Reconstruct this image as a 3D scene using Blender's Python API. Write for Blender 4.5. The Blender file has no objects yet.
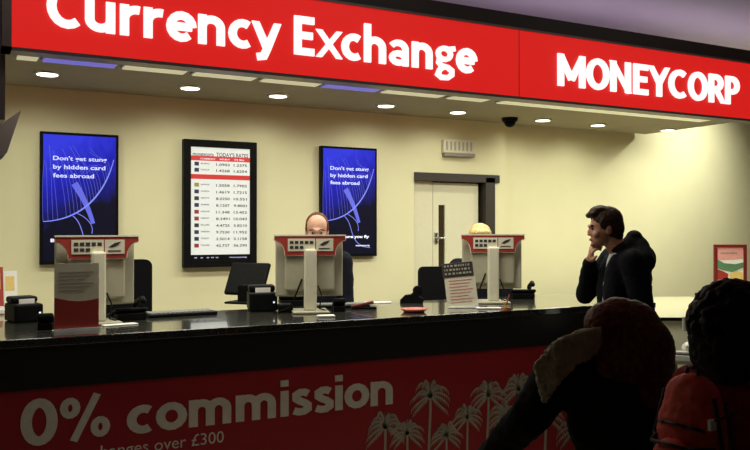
import bpy, bmesh, math, random
from mathutils import Vector, Matrix, Euler
random.seed(7)
S = bpy.context.scene
C = S.collection
R = math.radians

# ------------------------------------------------------------------ camera, world, exposure
YAW = R(28.0); HOR = 230.0; F = 800.0; EYE = 1.6
cam_d = bpy.data.cameras.new('camera'); cam = bpy.data.objects.new('camera', cam_d); C.objects.link(cam)
cam.location = (0, 0, EYE)
cam.rotation_euler = (R(90) + math.atan((HOR - 225) / F), 0, -YAW)
cam_d.sensor_width = 36; cam_d.lens = 36 * F / 750; cam_d.clip_start = 0.05
S.camera = cam
w = bpy.data.worlds.new('world'); S.world = w; w.use_nodes = True
w.node_tree.nodes['Background'].inputs[0].default_value = (0.55, 0.5, 0.55, 1)
w.node_tree.nodes['Background'].inputs[1].default_value = 0.010
S.view_settings.view_transform = 'Standard'; S.view_settings.look = 'None'
S.view_settings.gamma = 1; S.view_settings.use_curve_mapping = False
S.view_settings.exposure = 0.0

def P(px, py, v):
    """where the sight line through a photo point meets the plane at depth v"""
    u = v * math.tan(YAW + math.atan((px - 375) / F))
    zc = v * math.cos(YAW) + u * math.sin(YAW)
    return Vector((u, v, EYE + (HOR - py) / F * zc))
def Q(px, zc, z=0.0):
    """floor point at camera distance zc under column px"""
    X = (px - 375) / F * zc
    return Vector((X * math.cos(YAW) + zc * math.sin(YAW), -X * math.sin(YAW) + zc * math.cos(YAW), z))

# ------------------------------------------------------------------ lights of the place, and added fills
def area(name, loc, sx, sy, power, col, rot=(0, 0, 0), spread=180):
    l = bpy.data.lights.new(name, 'AREA'); l.shape = 'RECTANGLE'; l.size = sx; l.size_y = sy
    l.energy = power; l.color = col; l.spread = R(spread)
    o = bpy.data.objects.new(name, l); C.objects.link(o); o.location = loc; o.rotation_euler = rot
    return o
def spot(name, loc, power, col, rot=(0, 0, 0), size=110, blend=0.9, rad=0.04):
    l = bpy.data.lights.new(name, 'SPOT'); l.energy = power; l.color = col; l.spot_size = R(size); l.spot_blend = blend
    l.shadow_soft_size = rad
    o = bpy.data.objects.new(name, l); C.objects.link(o); o.location = loc; o.rotation_euler = rot
    return o
WARM = (0.98, 0.98, 0.84)
CEIL = 2.72
WALLV = 6.77
# louvred ceiling panels above the staff side of the desk
for i in range(6):
    area('panel_and_fill_light', (0.3 + i * 1.3, 5.38, CEIL - 0.03), 1.0, 0.26, (11, 12, 14, 17, 24, 34)[i], WARM, spread=165)
for i in range(4):  # unseen second row, added behind the sign to fill the monitor backs
    area('panel_and_fill_light', (0.5 + i * 1.15, 4.16, CEIL - 0.03), 0.9, 0.16, 13.0, WARM, rot=(R(12), 0, 0), spread=150)
# unseen lights added in the hall to brighten the counter front
for i in range(3):
    area('hall_fill_light', (0.4 + i * 2.0, 2.55, 3.45), 1.4, 0.5, 1.3, (1.0, 0.93, 0.82), rot=(R(42), 0, 0), spread=110)
# unseen uplight added for the hall ceiling; the spotlight over the right hand wall
area('hall_ceiling_fill', (5.6, 5.3, 3.0), 5.0, 0.4, 8.5, (0.95, 0.78, 1.0), rot=(R(180), 0, 0))
spot('wall_spot', (7.95, 5.75, 3.28), 140, WARM, rot=(R(48), 0, R(0)), size=105, blend=1.0)

# ------------------------------------------------------------------ materials
def mat(name, col, rough=0.5, metal=0.0, noise=0.06, scale=30, emit=None, es=1.0, bump=0.0, spec=0.5, coat=0.0, alpha=None, trans=0.0):
    m = bpy.data.materials.new(name); m.use_nodes = True
    nt = m.node_tree; b = nt.nodes['Principled BSDF']
    tc = nt.nodes.new('ShaderNodeTexCoord'); n = nt.nodes.new('ShaderNodeTexNoise')
    n.inputs['Scale'].default_value = scale; n.inputs['Detail'].default_value = 4
    nt.links.new(tc.outputs['Object'], n.inputs['Vector'])
    r = nt.nodes.new('ShaderNodeValToRGB')
    a = [max(0, c * (1 - noise)) for c in col]; d = [min(1, c * (1 + noise)) for c in col]
    r.color_ramp.elements[0].position = 0.3; r.color_ramp.elements[1].position = 0.7
    r.color_ramp.elements[0].color = (*a, 1); r.color_ramp.elements[1].color = (*d, 1)
    nt.links.new(n.outputs['Fac'], r.inputs['Fac']); nt.links.new(r.outputs['Color'], b.inputs['Base Color'])
    b.inputs['Roughness'].default_value = rough; b.inputs['Metallic'].default_value = metal
    b.inputs['Specular IOR Level'].default_value = spec
    b.inputs['Coat Weight'].default_value = coat
    b.inputs['Transmission Weight'].default_value = trans
    if emit:
        b.inputs['Emission Color'].default_value = (*emit, 1); b.inputs['Emission Strength'].default_value = es
    if bump:
        bp = nt.nodes.new('ShaderNodeBump'); bp.inputs['Strength'].default_value = bump; bp.inputs['Distance'].default_value = 0.01
        nt.links.new(n.outputs['Fac'], bp.inputs['Height']); nt.links.new(bp.outputs['Normal'], b.inputs['Normal'])
    return m
M = {}
def mk(k, *a, **kw): M[k] = mat(k, *a, **kw)
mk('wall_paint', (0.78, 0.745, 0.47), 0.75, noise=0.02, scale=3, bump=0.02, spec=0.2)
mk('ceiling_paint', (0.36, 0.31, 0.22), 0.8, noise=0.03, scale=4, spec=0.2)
mk('hall_ceiling', (0.62, 0.55, 0.64), 0.6, noise=0.10, scale=0.8)
mk('floor_tile', (0.30, 0.28, 0.23), 0.35, noise=0.1, scale=6)
mk('dark_trim', (0.035, 0.025, 0.022), 0.5)
mk('grey_frame', (0.22, 0.18, 0.18), 0.4, metal=0.3)
mk('sign_red', (0.25, 0.008, 0.006), 0.5, noise=0.02, emit=(0.64, 0.012, 0.010), es=1.0)
mk('sign_white', (0.9, 0.9, 0.9), 0.4, noise=0.01, emit=(1, 0.98, 0.96), es=1.05)
mk('granite', (0.035, 0.034, 0.028), 0.16, noise=0.6, scale=160, spec=0.9, coat=0.6)
mk('black_fascia', (0.010, 0.010, 0.009), 0.45, noise=0.3, scale=80)
mk('front_red', (0.42, 0.012, 0.016), 0.5, noise=0.04, scale=8)
mk('front_text', (0.88, 0.83, 0.68), 0.6, noise=0.05)
mk('front_palm', (0.50, 0.46, 0.34), 0.6, noise=0.08)
mk('black_plastic', (0.006, 0.006, 0.006), 0.5, noise=0.2, spec=0.06)
mk('black_fabric', (0.005, 0.005, 0.006), 0.9, spec=0.1, noise=0.3, scale=200, bump=0.2)
mk('grey_plastic', (0.25, 0.25, 0.24), 0.45)
mk('beige_plastic', (0.42, 0.39, 0.28), 0.45, noise=0.03)
mk('cream', (0.70, 0.66, 0.50), 0.5, noise=0.03)
mk('white_paper', (0.82, 0.80, 0.74), 0.6, noise=0.03)
mk('print_grey', (0.28, 0.25, 0.22), 0.7)
mk('print_black', (0.03, 0.025, 0.025), 0.6)
mk('print_red', (0.34, 0.03, 0.02), 0.55)
mk('print_pink', (0.72, 0.32, 0.30), 0.6)
mk('print_green', (0.10, 0.22, 0.12), 0.6)
mk('print_yellow', (0.75, 0.55, 0.18), 0.6)
mk('frame_red', (0.16, 0.012, 0.012), 0.4)
mk('metal', (0.5, 0.5, 0.48), 0.3, metal=1.0)
mk('door_paint', (0.74, 0.71, 0.50), 0.55, noise=0.02)
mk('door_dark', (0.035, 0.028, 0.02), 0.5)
mk('wood_orange', (0.25, 0.09, 0.03), 0.5)
mk('slot_glass', (0.05, 0.035, 0.02), 0.15)
mk('lamp_on', (1, 1, 1), 0.4, emit=(1.0, 0.95, 0.80), es=4.0)
mk('diffuser', (0.8, 0.78, 0.6), 0.5, emit=(0.85, 0.80, 0.52), es=0.38)
mk('diffuser_blue', (0.2, 0.18, 0.5), 0.5, emit=(0.14, 0.12, 0.55), es=0.75)
mk('skin', (0.42, 0.20, 0.12), 0.5, noise=0.05)
mk('skin_pale', (0.55, 0.30, 0.20), 0.5, noise=0.05)
mk('lips', (0.30, 0.08, 0.06), 0.5)
mk('eye', (0.05, 0.035, 0.03), 0.2)
mk('hair_dark', (0.030, 0.014, 0.008), 0.5, noise=0.5, scale=60, bump=0.5, spec=0.12)
mk('hair_brown', (0.10, 0.032, 0.014), 0.5, noise=0.5, scale=50, bump=0.5, spec=0.12)
mk('hair_black', (0.008, 0.006, 0.006), 0.55, noise=0.5, scale=60, bump=0.5, spec=0.12)
mk('hair_blond', (0.60, 0.40, 0.14), 0.5, noise=0.3, scale=70, bump=0.4)
mk('jacket_black', (0.003, 0.003, 0.005), 0.9, noise=0.3, scale=50, bump=0.3, spec=0.12)
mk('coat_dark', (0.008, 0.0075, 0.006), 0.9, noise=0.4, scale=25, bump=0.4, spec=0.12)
mk('coat_sheen_grey', (0.42, 0.38, 0.25), 0.8, noise=0.25, scale=25, bump=0.5, spec=0.12)
mk('shirt_white', (0.75, 0.75, 0.72), 0.7)
mk('navy', (0.006, 0.007, 0.012), 0.85, spec=0.12)
mk('jacket_red', (0.26, 0.012, 0.018), 0.8, noise=0.2, spec=0.12)
mk('pack_red', (0.60, 0.055, 0.025), 0.7, noise=0.15)
mk('strap', (0.02, 0.015, 0.012), 0.7)
mk('trousers', (0.02, 0.02, 0.025), 0.9, spec=0.12)
mk('shoe', (0.015, 0.012, 0.01), 0.5)
mk('desk_laminate', (0.46, 0.44, 0.28), 0.6, noise=0.03, spec=0.2)
mk('dish_red', (0.45, 0.08, 0.05), 0.4)
mk('acrylic', (0.75, 0.75, 0.72), 0.15)

# ------------------------------------------------------------------ builders
def finish(o, parent):
    if parent is not None: o.parent = parent
    return o
def obj(name, bm, m, parent=None, smooth=False):
    me = bpy.data.meshes.new(name); bmesh.ops.recalc_face_normals(bm, faces=bm.faces); bm.to_mesh(me); bm.free()
    mats = m if isinstance(m, (list, tuple)) else [m]
    for k in mats: me.materials.append(M[k] if isinstance(k, str) else k)
    if smooth:
        for p in me.polygons: p.use_smooth = True
    o = bpy.data.objects.new(name, me); C.objects.link(o)
    return finish(o, parent)
def box(bm, x0, x1, y0, y1, z0, z1, bev=0.0, mtx=None, mi=0):
    t = bmesh.new()
    vs = [t.verts.new((x, y, z)) for x in (x0, x1) for y in (y0, y1) for z in (z0, z1)]
    for f in ((0,1,3,2),(4,6,7,5),(0,4,5,1),(2,3,7,6),(0,2,6,4),(1,5,7,3)): t.faces.new([vs[i] for i in f])
    bmesh.ops.recalc_face_normals(t, faces=t.faces)
    if bev: bmesh.ops.bevel(t, geom=t.edges[:], offset=bev, segments=2, affect='EDGES', profile=0.5)
    merge(bm, t, mtx, mi)
def merge(bm, t, mtx=None, mi=0):
    mp = {}
    for v in t.verts: mp[v] = bm.verts.new(mtx @ v.co if mtx else v.co)
    for f in t.faces:
        try: g = bm.faces.new([mp[v] for v in f.verts]); g.material_index = mi
        except ValueError: pass
    t.free()
def cyl(bm, p0, p1, r0, r1=None, n=16, mi=0):
    r1 = r0 if r1 is None else r1
    p0, p1 = Vector(p0), Vector(p1); d = p1 - p0; L = d.length
    t = bmesh.new(); bmesh.ops.create_cone(t, cap_ends=True, segments=n, radius1=r0, radius2=r1, depth=L)
    merge(bm, t, Matrix.Translation((p0 + p1) / 2) @ d.to_track_quat('Z', 'Y').to_matrix().to_4x4(), mi)
def sph(bm, c, r, n=16, mtx=None):
    t = bmesh.new(); bmesh.ops.create_uvsphere(t, u_segments=n, v_segments=max(8, n // 2 + 2), radius=1)
    r = (r, r, r) if not hasattr(r, '__len__') else r
    m = Matrix.Translation(c) @ Matrix.Diagonal((*r, 1))
    merge(bm, t, (mtx @ m) if mtx else m)
def cap(bm, p0, p1, r0, r1=None, n=14):
    r1 = r0 if r1 is None else r1
    sph(bm, p0, r0, n); sph(bm, p1, r1, n)
    if (Vector(p1) - Vector(p0)).length > 1e-4: cyl(bm, p0, p1, r0, r1, n)
def chain(bm, pts, rs, n=14):
    for i in range(len(pts) - 1): cap(bm, pts[i], pts[i + 1], rs[i], rs[i + 1], n)
def tube(bm, pts, r, n=8):
    for i in range(len(pts) - 1): cap(bm, pts[i], pts[i + 1], r, r, n)
def prism(bm, pts, y0, y1, mi=0):
    """outline in x,z given thickness from y0 to y1"""
    a = [bm.verts.new((x, y0, z)) for x, z in pts]; b = [bm.verts.new((x, y1, z)) for x, z in pts]
    f = [bm.faces.new(a), bm.faces.new(b[::-1])]
    n = len(pts)
    for i in range(n): f.append(bm.faces.new((a[i], b[i], b[(i + 1) % n], a[(i + 1) % n])))
    for g in f: g.material_index = mi
def blob(name, bm, m, parent, voxel=0.008, smooth=4, disp=0.0, dscale=0.05):
    """one continuous skin over overlapping volumes"""
    me = bpy.data.meshes.new('tmp'); bmesh.ops.recalc_face_normals(bm, faces=bm.faces); bm.to_mesh(me); bm.free()
    t = bpy.data.objects.new('tmp', me); C.objects.link(t)
    r = t.modifiers.new('r', 'REMESH'); r.mode = 'VOXEL'; r.voxel_size = voxel
    s = t.modifiers.new('s', 'SMOOTH'); s.iterations = smooth; s.factor = 0.6
    if disp:
        tx = bpy.data.textures.new('fold', 'CLOUDS'); tx.noise_scale = dscale
        dm = t.modifiers.new('d', 'DISPLACE'); dm.texture = tx; dm.strength = disp; dm.mid_level = 0.5
    bpy.context.view_layer.update()
    dg = bpy.context.evaluated_depsgraph_get()
    nm = bpy.data.meshes.new_from_object(t.evaluated_get(dg)); nm.name = name
    bpy.data.objects.remove(t); bpy.data.meshes.remove(me)
    nm.materials.clear(); nm.materials.append(M[m])
    for p in nm.polygons: p.use_smooth = True
    o = bpy.data.objects.new(name, nm); C.objects.link(o)
    return finish(o, parent)
def arcp(cx, cy, rx, ry, a0, a1, n=14):
    return [(cx + rx * math.cos(R(a0 + (a1 - a0) * k / n)), cy + ry * math.sin(R(a0 + (a1 - a0) * k / n))) for k in range(n + 1)]
XH = .62
GL = {
 ' ': (.28, []),
 'C': (.72, [arcp(.42, .5, .31, .40, 52, 308)]), 'u': (.68, [[(.11, .72), (.11, .30)] + arcp(.32, .29, .21, .19, 180, 360), [(.53, .72), (.53, 0)]]),
 'r': (.47, [[(.11, .72), (.11, 0)], arcp(.37, .38, .26, .24, 180, 78)]), 'e': (.67, [arcp(.34, .36, .24, .27, 0, 312), [(.12, .36), (.57, .36)]]),
 'n': (.68, [[(.11, .72), (.11, 0)], arcp(.32, .42, .21, .20, 180, 0) + [(.53, 0)]]), 'c': (.58, [arcp(.34, .36, .24, .27, 55, 305)]),
 'y': (.63, [[(.04, .82), (.33, .04)], [(.58, .82), (.32, .04), (.24, -.14), (.08, -.17)]]),
 'E': (.62, [[(.13, 1), (.13, 0)], [(.13, .91), (.55, .91)], [(.13, .51), (.51, .51)], [(.13, .09), (.55, .09)]]),
 'x': (.60, [[(.03, .80), (.57, -.08)], [(.57, .80), (.03, -.08)]]), 'h': (.68, [[(.11, 1.04), (.11, 0)], arcp(.32, .42, .21, .20, 180, 0) + [(.53, 0)]]),
 'a': (.64, [arcp(.28, .45, .21, .18, 150, 0) + [(.49, 0)], arcp(.29, .21, .19, .13, 0, 360)]),
 'g': (.63, [arcp(.29, .48, .19, .16, 0, 360), [(.40, .62), (.62, .66)], [(.15, .36), (.12, .22), (.2, .13), (.40, .10), (.52, .02), (.52, -.10), (.40, -.19), (.20, -.20), (.09, -.12), (.14, .0), (.24, .09)]]),
 'M': (.90, [[(.11, 1), (.11, 0)], [(.79, 1), (.79, 0)], [(.10, 1.08), (.45, .22)], [(.80, 1.08), (.45, .22)]]),
 'O': (.76, [arcp(.38, .5, .28, .41, 0, 360, 24)]), 'N': (.74, [[(.11, 1), (.11, 0)], [(.61, 1), (.61, 0)], [(.07, 1.1), (.65, -.1)]]),
 'Y': (.62, [[(.01, 1.1), (.31, .45)], [(.61, 1.1), (.31, .45)], [(.31, .5), (.31, 0)]]),
 'R': (.64, [[(.12, 1), (.12, 0)], [(.12, .91)] + arcp(.30, .70, .20, .21, 90, -90) + [(.12, .49)], [(.30, .5), (.60, -.1)]]),
 'P': (.60, [[(.12, 1), (.12, 0)], [(.12, .91)] + arcp(.30, .68, .20, .23, 90, -90) + [(.12, .45)]]),
 '0': (.66, [arcp(.33, .5, .23, .41, 0, 360, 24)]), '%': (.98, [arcp(.20, .73, .115, .16, 0, 360), arcp(.76, .26, .115, .16, 0, 360), [(.70, 1), (.26, 0)]]),
 'o': (.68, [arcp(.34, .36, .24, .27, 0, 360)]), 'm': (1.04, [[(.11, .72), (.11, 0)], arcp(.30, .42, .19, .20, 180, 0) + [(.49, 0)], arcp(.68, .42, .19, .20, 180, 0) + [(.87, 0)]]),
 'i': (.24, [[(.12, .72), (.12, 0)], [(.12, 1.02), (.12, .84)]]),
 's': (.54, [[(.45, .58), (.36, .63), (.24, .63), (.15, .57), (.15, .46), (.24, .39), (.36, .33), (.44, .26), (.44, .15), (.35, .09), (.22, .08), (.09, .13)]]),
}
def text_heavy(bm, s, x0, z0, width, height, y, thick, wgt=.19):
    """bold rounded sans lettering drawn from strokes, each stroke a solid bar"""
    tot = sum(GL[c][0] + .025 for c in s); sx = width / (tot - .05); x = -.02; q = 0
    for c in s:
        adv, st = GL[c]; adv += .025
        w_ = wgt * {'%': .72, 'g': .76, 'a': .88}.get(c, 1)
        for pts in st:
            q += 1; n = len(pts); L = []; closed = (Vector(pts[0]) - Vector(pts[-1])).length < 1e-4
            for i in range(n):
                if closed: a, d = Vector(pts[i - 1 if i else n - 2]), Vector(pts[i + 1 if i < n - 1 else 1])
                else: a, d = Vector(pts[max(0, i - 1)]), Vector(pts[min(n - 1, i + 1)])
                t = (d - a).normalized(); k = w_ / 2
                if not closed and 0 < i < n - 1:
                    t1 = (Vector(pts[i]) - a).normalized(); t2 = (d - Vector(pts[i])).normalized(); k /= max(.6, math.cos(t1.angle(t2) / 2))
                nn = Vector((-t.y, t.x)) * k; p = Vector(pts[i]); yy = y - thick - (q % 5) * .0002
                row = []
                if c in 'MNYRxy':
                    top = .72 if c in 'xy' else 1.0; bot = -.3 if c == 'y' else 0.0
                else: top, bot = 9, -9
                for u_, v_ in ((p + nn, yy), (p - nn, yy), (p - nn, y), (p + nn, y)):
                    row.append(bm.verts.new((x0 + (x + u_.x) * sx, v_, z0 + min(top, max(bot, u_.y)) * height)))
                L.append(row)
            for i in range(n - 1):
                for e in range(4): bm.faces.new((L[i][e], L[i][(e + 1) % 4], L[i + 1][(e + 1) % 4], L[i + 1][e]))
            if not closed: bm.faces.new(L[0]); bm.faces.new(L[-1][::-1])
        x += adv
def text_bm(bm, s, x0, z0, width=None, height=0.1, y=0.0, thick=0.004, bold=0.0, mi=0, slant=0.0, spacing=1.0):
    """lettering facing -y, lower left at x0,z0; cap height 'height', fitted to width"""
    cu = bpy.data.curves.new('t', 'FONT'); cu.body = s; cu.size = 1.0; cu.extrude = 0.01; cu.offset = bold; cu.shear = slant
    cu.resolution_u = 3; cu.space_character = spacing
    t = bpy.data.objects.new('t', cu); C.objects.link(t); bpy.context.view_layer.update()
    me = bpy.data.meshes.new_from_object(t.evaluated_get(bpy.context.evaluated_depsgraph_get()))
    bpy.data.objects.remove(t)
    caph = 0.729
    xs = [v.co.x for v in me.vertices]
    if not xs: return 0
    mn, mx = min(xs), max(xs)
    sy = height / caph; sx = sy if width is None else width / (mx - mn)
    t2 = bmesh.new(); t2.from_mesh(me); bpy.data.meshes.remove(me)
    for v in t2.verts:
        c = v.co.copy(); v.co = Vector((x0 + (c.x - mn) * sx, y - (c.z + 0.01) / 0.02 * thick, z0 + c.y * sy))
    merge(bm, t2, None, mi)
    return (mx - mn) * sx
def thing(name, label, cat, loc=(0, 0, 0), rotz=0, group=None):
    o = bpy.data.objects.new(name, None); C.objects.link(o); o.empty_display_size = 0.1
    o.location = loc; o.rotation_euler = (0, 0, rotz); tag(o, label, cat, group); return o
def tag(o, label, cat, group=None):
    o['label'] = label; o['category'] = cat
    if group: o['group'] = group
    return o
def struct(name, bm, m, parent=None):
    o = obj(name, bm, m, parent)
    if parent is None: o['kind'] = 'structure'
    return o
def copy_tree(o, parent=None):
    c = o.copy(); C.objects.link(c)
    if parent is not None: c.parent = parent
    for ch in [x for x in o.children]: copy_tree(ch, c)
    return c
B = bmesh.new

# ------------------------------------------------------------------ the setting
SOFF_END = P(646, 135, WALLV).x
U0 = -1.6
STEP = P(505, 230, WALLV).x
DL, DR, DT = P(414, 200, WALLV).x, P(494, 200, WALLV).x, 2.14
b = B(); box(b, U0 - 3, 14, -3, 10.5, -0.1, 0); struct('floor', b, 'floor_tile')
b = B()
box(b, U0, DL, WALLV, WALLV + .14, 0, 3.6); box(b, DL, DR, WALLV, WALLV + .14, DT, 3.6); box(b, DR, STEP, WALLV, WALLV + .14, 0, 3.6)
box(b, STEP, 13.2, WALLV + .1, WALLV + .24, 0, 3.6)
struct('wall_back', b, 'wall_paint')
b = B(); box(b, U0 - .14, U0, 3.9, WALLV + .2, 0, 3.6); struct('wall_left', b, 'wall_paint')
b = B(); box(b, 13.0, 13.2, -3, WALLV + .1, 0, 3.6); struct('wall_right', b, 'wall_paint')
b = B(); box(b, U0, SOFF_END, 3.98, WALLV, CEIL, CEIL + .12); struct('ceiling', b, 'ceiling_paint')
b = B(); box(b, U0 - 3, 14, -3, 10.5, 3.6, 3.7); struct('ceiling_hall', b, 'hall_ceiling')
# room beyond the door
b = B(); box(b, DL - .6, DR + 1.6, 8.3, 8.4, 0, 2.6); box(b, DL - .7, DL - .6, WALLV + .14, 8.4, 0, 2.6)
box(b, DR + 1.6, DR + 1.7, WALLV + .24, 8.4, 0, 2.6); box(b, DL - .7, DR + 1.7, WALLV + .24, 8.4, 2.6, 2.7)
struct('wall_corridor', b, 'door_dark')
# door
b = B(); ft = .05
box(b, DL, DR + .06, WALLV - .02, WALLV + .15, DT - .05, DT + .03)
box(b, P(485, 200, WALLV).x, DR, WALLV - .02, WALLV + .15, 0, DT)
d1 = struct('door_1', b, 'door_dark')
LV = WALLV + .08
b = B(); box(b, DL + .002, P(431.5, 0, LV).x, LV - .02, LV + .03, 0, DT - .05); obj('side_panel', b, 'door_paint', d1)
lx0, lx1 = P(432, 0, LV).x, P(477, 0, LV).x
b = B(); sx0, sx1 = P(438.5, 0, LV - .02).x, P(445, 0, LV - .02).x
zs0, zs1 = 0.9, P(440, 205, LV).z
box(b, lx0, sx0, LV - .02, LV + .03, .01, DT - .06); box(b, sx1, lx1, LV - .02, LV + .03, .01, DT - .06)
box(b, sx0, sx1, LV - .02, LV + .03, .01, zs0); box(b, sx0, sx1, LV - .02, LV + .03, zs1, DT - .06)
leaf = obj('door_leaf', b, 'door_paint', d1)
b = B(); box(b, sx0, sx1, LV - .002, LV + .006, zs0, zs1); obj('vision_slit', b, 'slot_glass', leaf)
b = B(); hz = P(434, 238, LV).z; box(b, lx0 + .015, lx0 + .05, LV - .03, LV - .02, hz - .06, hz + .06, .004); cyl(b, (lx0 + .03, LV - .03, hz), (lx0 + .03, LV - .07, hz), .009); cyl(b, (lx0 + .03, LV - .07, hz), (lx0 + .11, LV - .07, hz), .008); obj('door_handle', b, 'metal', leaf)
# locker seen through the gap
b = B(); lk = P(481, 0, 7.4).x; box(b, lk - .05, lk + .35, 7.4, 7.8, 0, 1.85, .01)
t = thing('locker', 'orange-brown locker seen through the gap right of the door', 'cabinet', (0, 0, 0)); obj('body', b, 'wood_orange', t)
b = B(); box(b, lk - .03, lk + .33, 7.385, 7.4, .1, 1.8, .004); obj('door', b, 'wood_orange', t)
# skirting under the back wall
b = B(); box(b, U0, DL, WALLV - .015, WALLV, 0, .1); struct('baseboard_back', b, 'door_dark')
# bulkhead at the left end of the sign
b = B(); lx = P(3.5, 0, 4.1).x; box(b, U0, lx, 4.0, 4.2, 2.1, CEIL); struct('trim_1', b, 'grey_frame')

# ------------------------------------------------------------------ the big sign
SV = 3.9
SL = P(11, 50, SV).x; SR = 6.6
zb, zt = 2.414, 2.822
sg = thing('fascia_sign', 'long illuminated red fascia sign with white currency exchange lettering over the counter', 'sign', (0, SV, 0))
b = B(); box(b, SL, SR, 0, .07, zb, zt); obj('sign_panel', b, 'sign_red', sg)
b = B(); box(b, SL - .04, SR, -.012, .09, zb - .016, zb); box(b, SL - .04, SL, -.012, .09, zb - .016, zt + .012)
box(b, SL - .04, SR, -.012, .09, zt, zt + .012); obj('sign_frame', b, 'grey_frame', sg)
b = B(); box(b, SL - .04, SR, .0, .5, zt + .012, zt + .10); obj('roof_shade_band', b, 'dark_trim', sg)  # dark strip put in for the roof's shade above the sign
b = B(); sxm = P(519, 60, SV).x; box(b, sxm, sxm + .004, -.001, .0, zb, zt); obj('panel_joint', b, 'frame_red', sg)
xa, xb = P(46, 0, SV).x, P(476.5, 0, SV).x
b = B(); text_heavy(b, 'Currency Exchange', xa, 2.522, xb - xa, .203, 0, .012, .185); obj('lettering', b, 'sign_white', sg)
xa, xb = P(557.5, 0, SV).x, P(739, 0, SV).x
b = B(); text_heavy(b, 'MONEYCORP', xa, 2.508, xb - xa, .203, 0, .012, .185); obj('lettering', b, 'sign_white', sg)

# ------------------------------------------------------------------ ceiling fittings
strips = [(14, 38, 'c'), (40, 115, 'b'), (120, 184, 'c'), (190, 252, 'c'), (258, 316, 'c'), (319, 375, 'b'), (379, 438, 'c'), (445, 482, 'c'), (495, 700, 'c')]
dn = ['first from the left end of the sign', 'left of the wide blue one', 'just right of the long blue panel', 'under the letters nc', 'over the rates board end', 'x', 'y', 'z', 'w']
lab = ['short cream ceiling light panel at the far left under the sign corner',
       'long blue-violet glowing ceiling panel near the left end of the sign',
       'cream ceiling light panel between the long blue panel and the rates board',
       'cream ceiling light panel directly above the rates board',
       'cream ceiling light panel left of the shorter blue panel',
       'shorter blue-violet ceiling panel above the right-hand advert screen',
       'cream ceiling light panel just right of the shorter blue panel',
       'short cream ceiling light panel left of the longest strip',
       'longest cream light strip under the right part of the sign']
for (x0, x1, k), lb in zip(strips, lab):
    V1 = 5.64
    u0, u1 = P(x0, 0, V1).x, P(x1, 0, V1).x
    if x1 == 700: u1 = min(u1, SOFF_END - .15)
    t = thing('ceiling_light_panel', lb, 'ceiling light', ((u0 + u1) / 2, V1 - .15, CEIL), 0, 'light panels in the soffit'); h = (u1 - u0) / 2
    b = B(); box(b, -h, h, -.15, .15, -.012, 0)
    obj('tray', b, 'grey_plastic', t)
    b = B(); box(b, -h + .01, h - .01, -.14, .146, -.022, -.012, .003); obj('diffuser', b, 'diffuser' if k == 'c' else 'diffuser_blue', t)
dl = [(47, 73), (190, 87), (278, 95), (386, 105), (458, 111.5), (543, 119.5), (598, 124.5), (668, 129.5)]
dlab = ['round downlight nearest the left edge, above the left advert screen', 'round downlight above the rates board', 'round downlight between the rates board and the right advert screen',
        'round downlight above and right of the right advert screen', 'round downlight above the small wall fitting and the door', 'round downlight just right of the camera dome',
        'dim round downlight second from the right end of the soffit', 'rightmost round downlight at the end of the soffit']
for i, ((px, py), lb) in enumerate(zip(dl, dlab)):
    zc = (CEIL - EYE) * F / (HOR - py); p = Q(px, zc, CEIL)
    t = thing('downlight', lb, 'ceiling light', p, 0, 'round downlights')
    b = B()
    for k in range(24):
        a0, a1 = 2 * math.pi * k / 24, 2 * math.pi * (k + 1) / 24
        q = [b.verts.new((r * math.cos(a), r * math.sin(a), z)) for r, a, z in ((.095, a0, 0), (.095, a1, 0), (.09, a1, -.012), (.09, a0, -.012))]
        b.faces.new(q); s = [b.verts.new((r * math.cos(a), r * math.sin(a), -.012)) for r, a in ((.09, a0), (.09, a1), (.070, a1), (.070, a0))]; b.faces.new(s)
    obj('trim_ring', b, 'metal', t)
    b = B(); cyl(b, (0, 0, -.014), (0, 0, -.001), .072, .072, 24); obj('lamp', b, 'lamp_on', t)
    spot('downlight_beam', (p.x, p.y, CEIL - .03), 9, WARM, size=172, blend=0.6)
# camera dome
p = P(510, 127, WALLV - .35); p.z = CEIL
t = thing('security_camera', 'small black dome camera under the ceiling by the wall corner', 'camera', p)
b = B(); cyl(b, (0, 0, -.035), (0, 0, 0), .075, .085, 20); obj('housing', b, 'black_plastic', t)
b = B(); sph(b, (0, 0, -.035), (.06, .06, .06)); obj('dome', b, 'black_plastic', t, True)
# small fitting above door
p0, p1 = P(441, 141, WALLV), P(473, 157, WALLV)
t = thing('wall_fitting', 'small pale slatted fitting with dark base on the wall above the door', 'wall light', (p0.x, WALLV, 0))
wd = p1.x - p0.x; z1, z0 = P(457, 140.5, WALLV).z, P(457, 157, WALLV).z
b = B(); box(b, 0, wd, -.05, 0, z0 + .035, z1, .006); obj('body', b, 'cream', t)
b = B(); box(b, .01, wd - .01, -.055, 0, z0, z0 + .035, .004); obj('base_strip', b, 'print_grey', t)
b = B()
for k in range(7): box(b, .03 + k * wd / 8, .05 + k * wd / 8, -.056, -.05, z0 + .06, z1 - .02)
obj('slat', b, 'beige_plastic', t)

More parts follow.
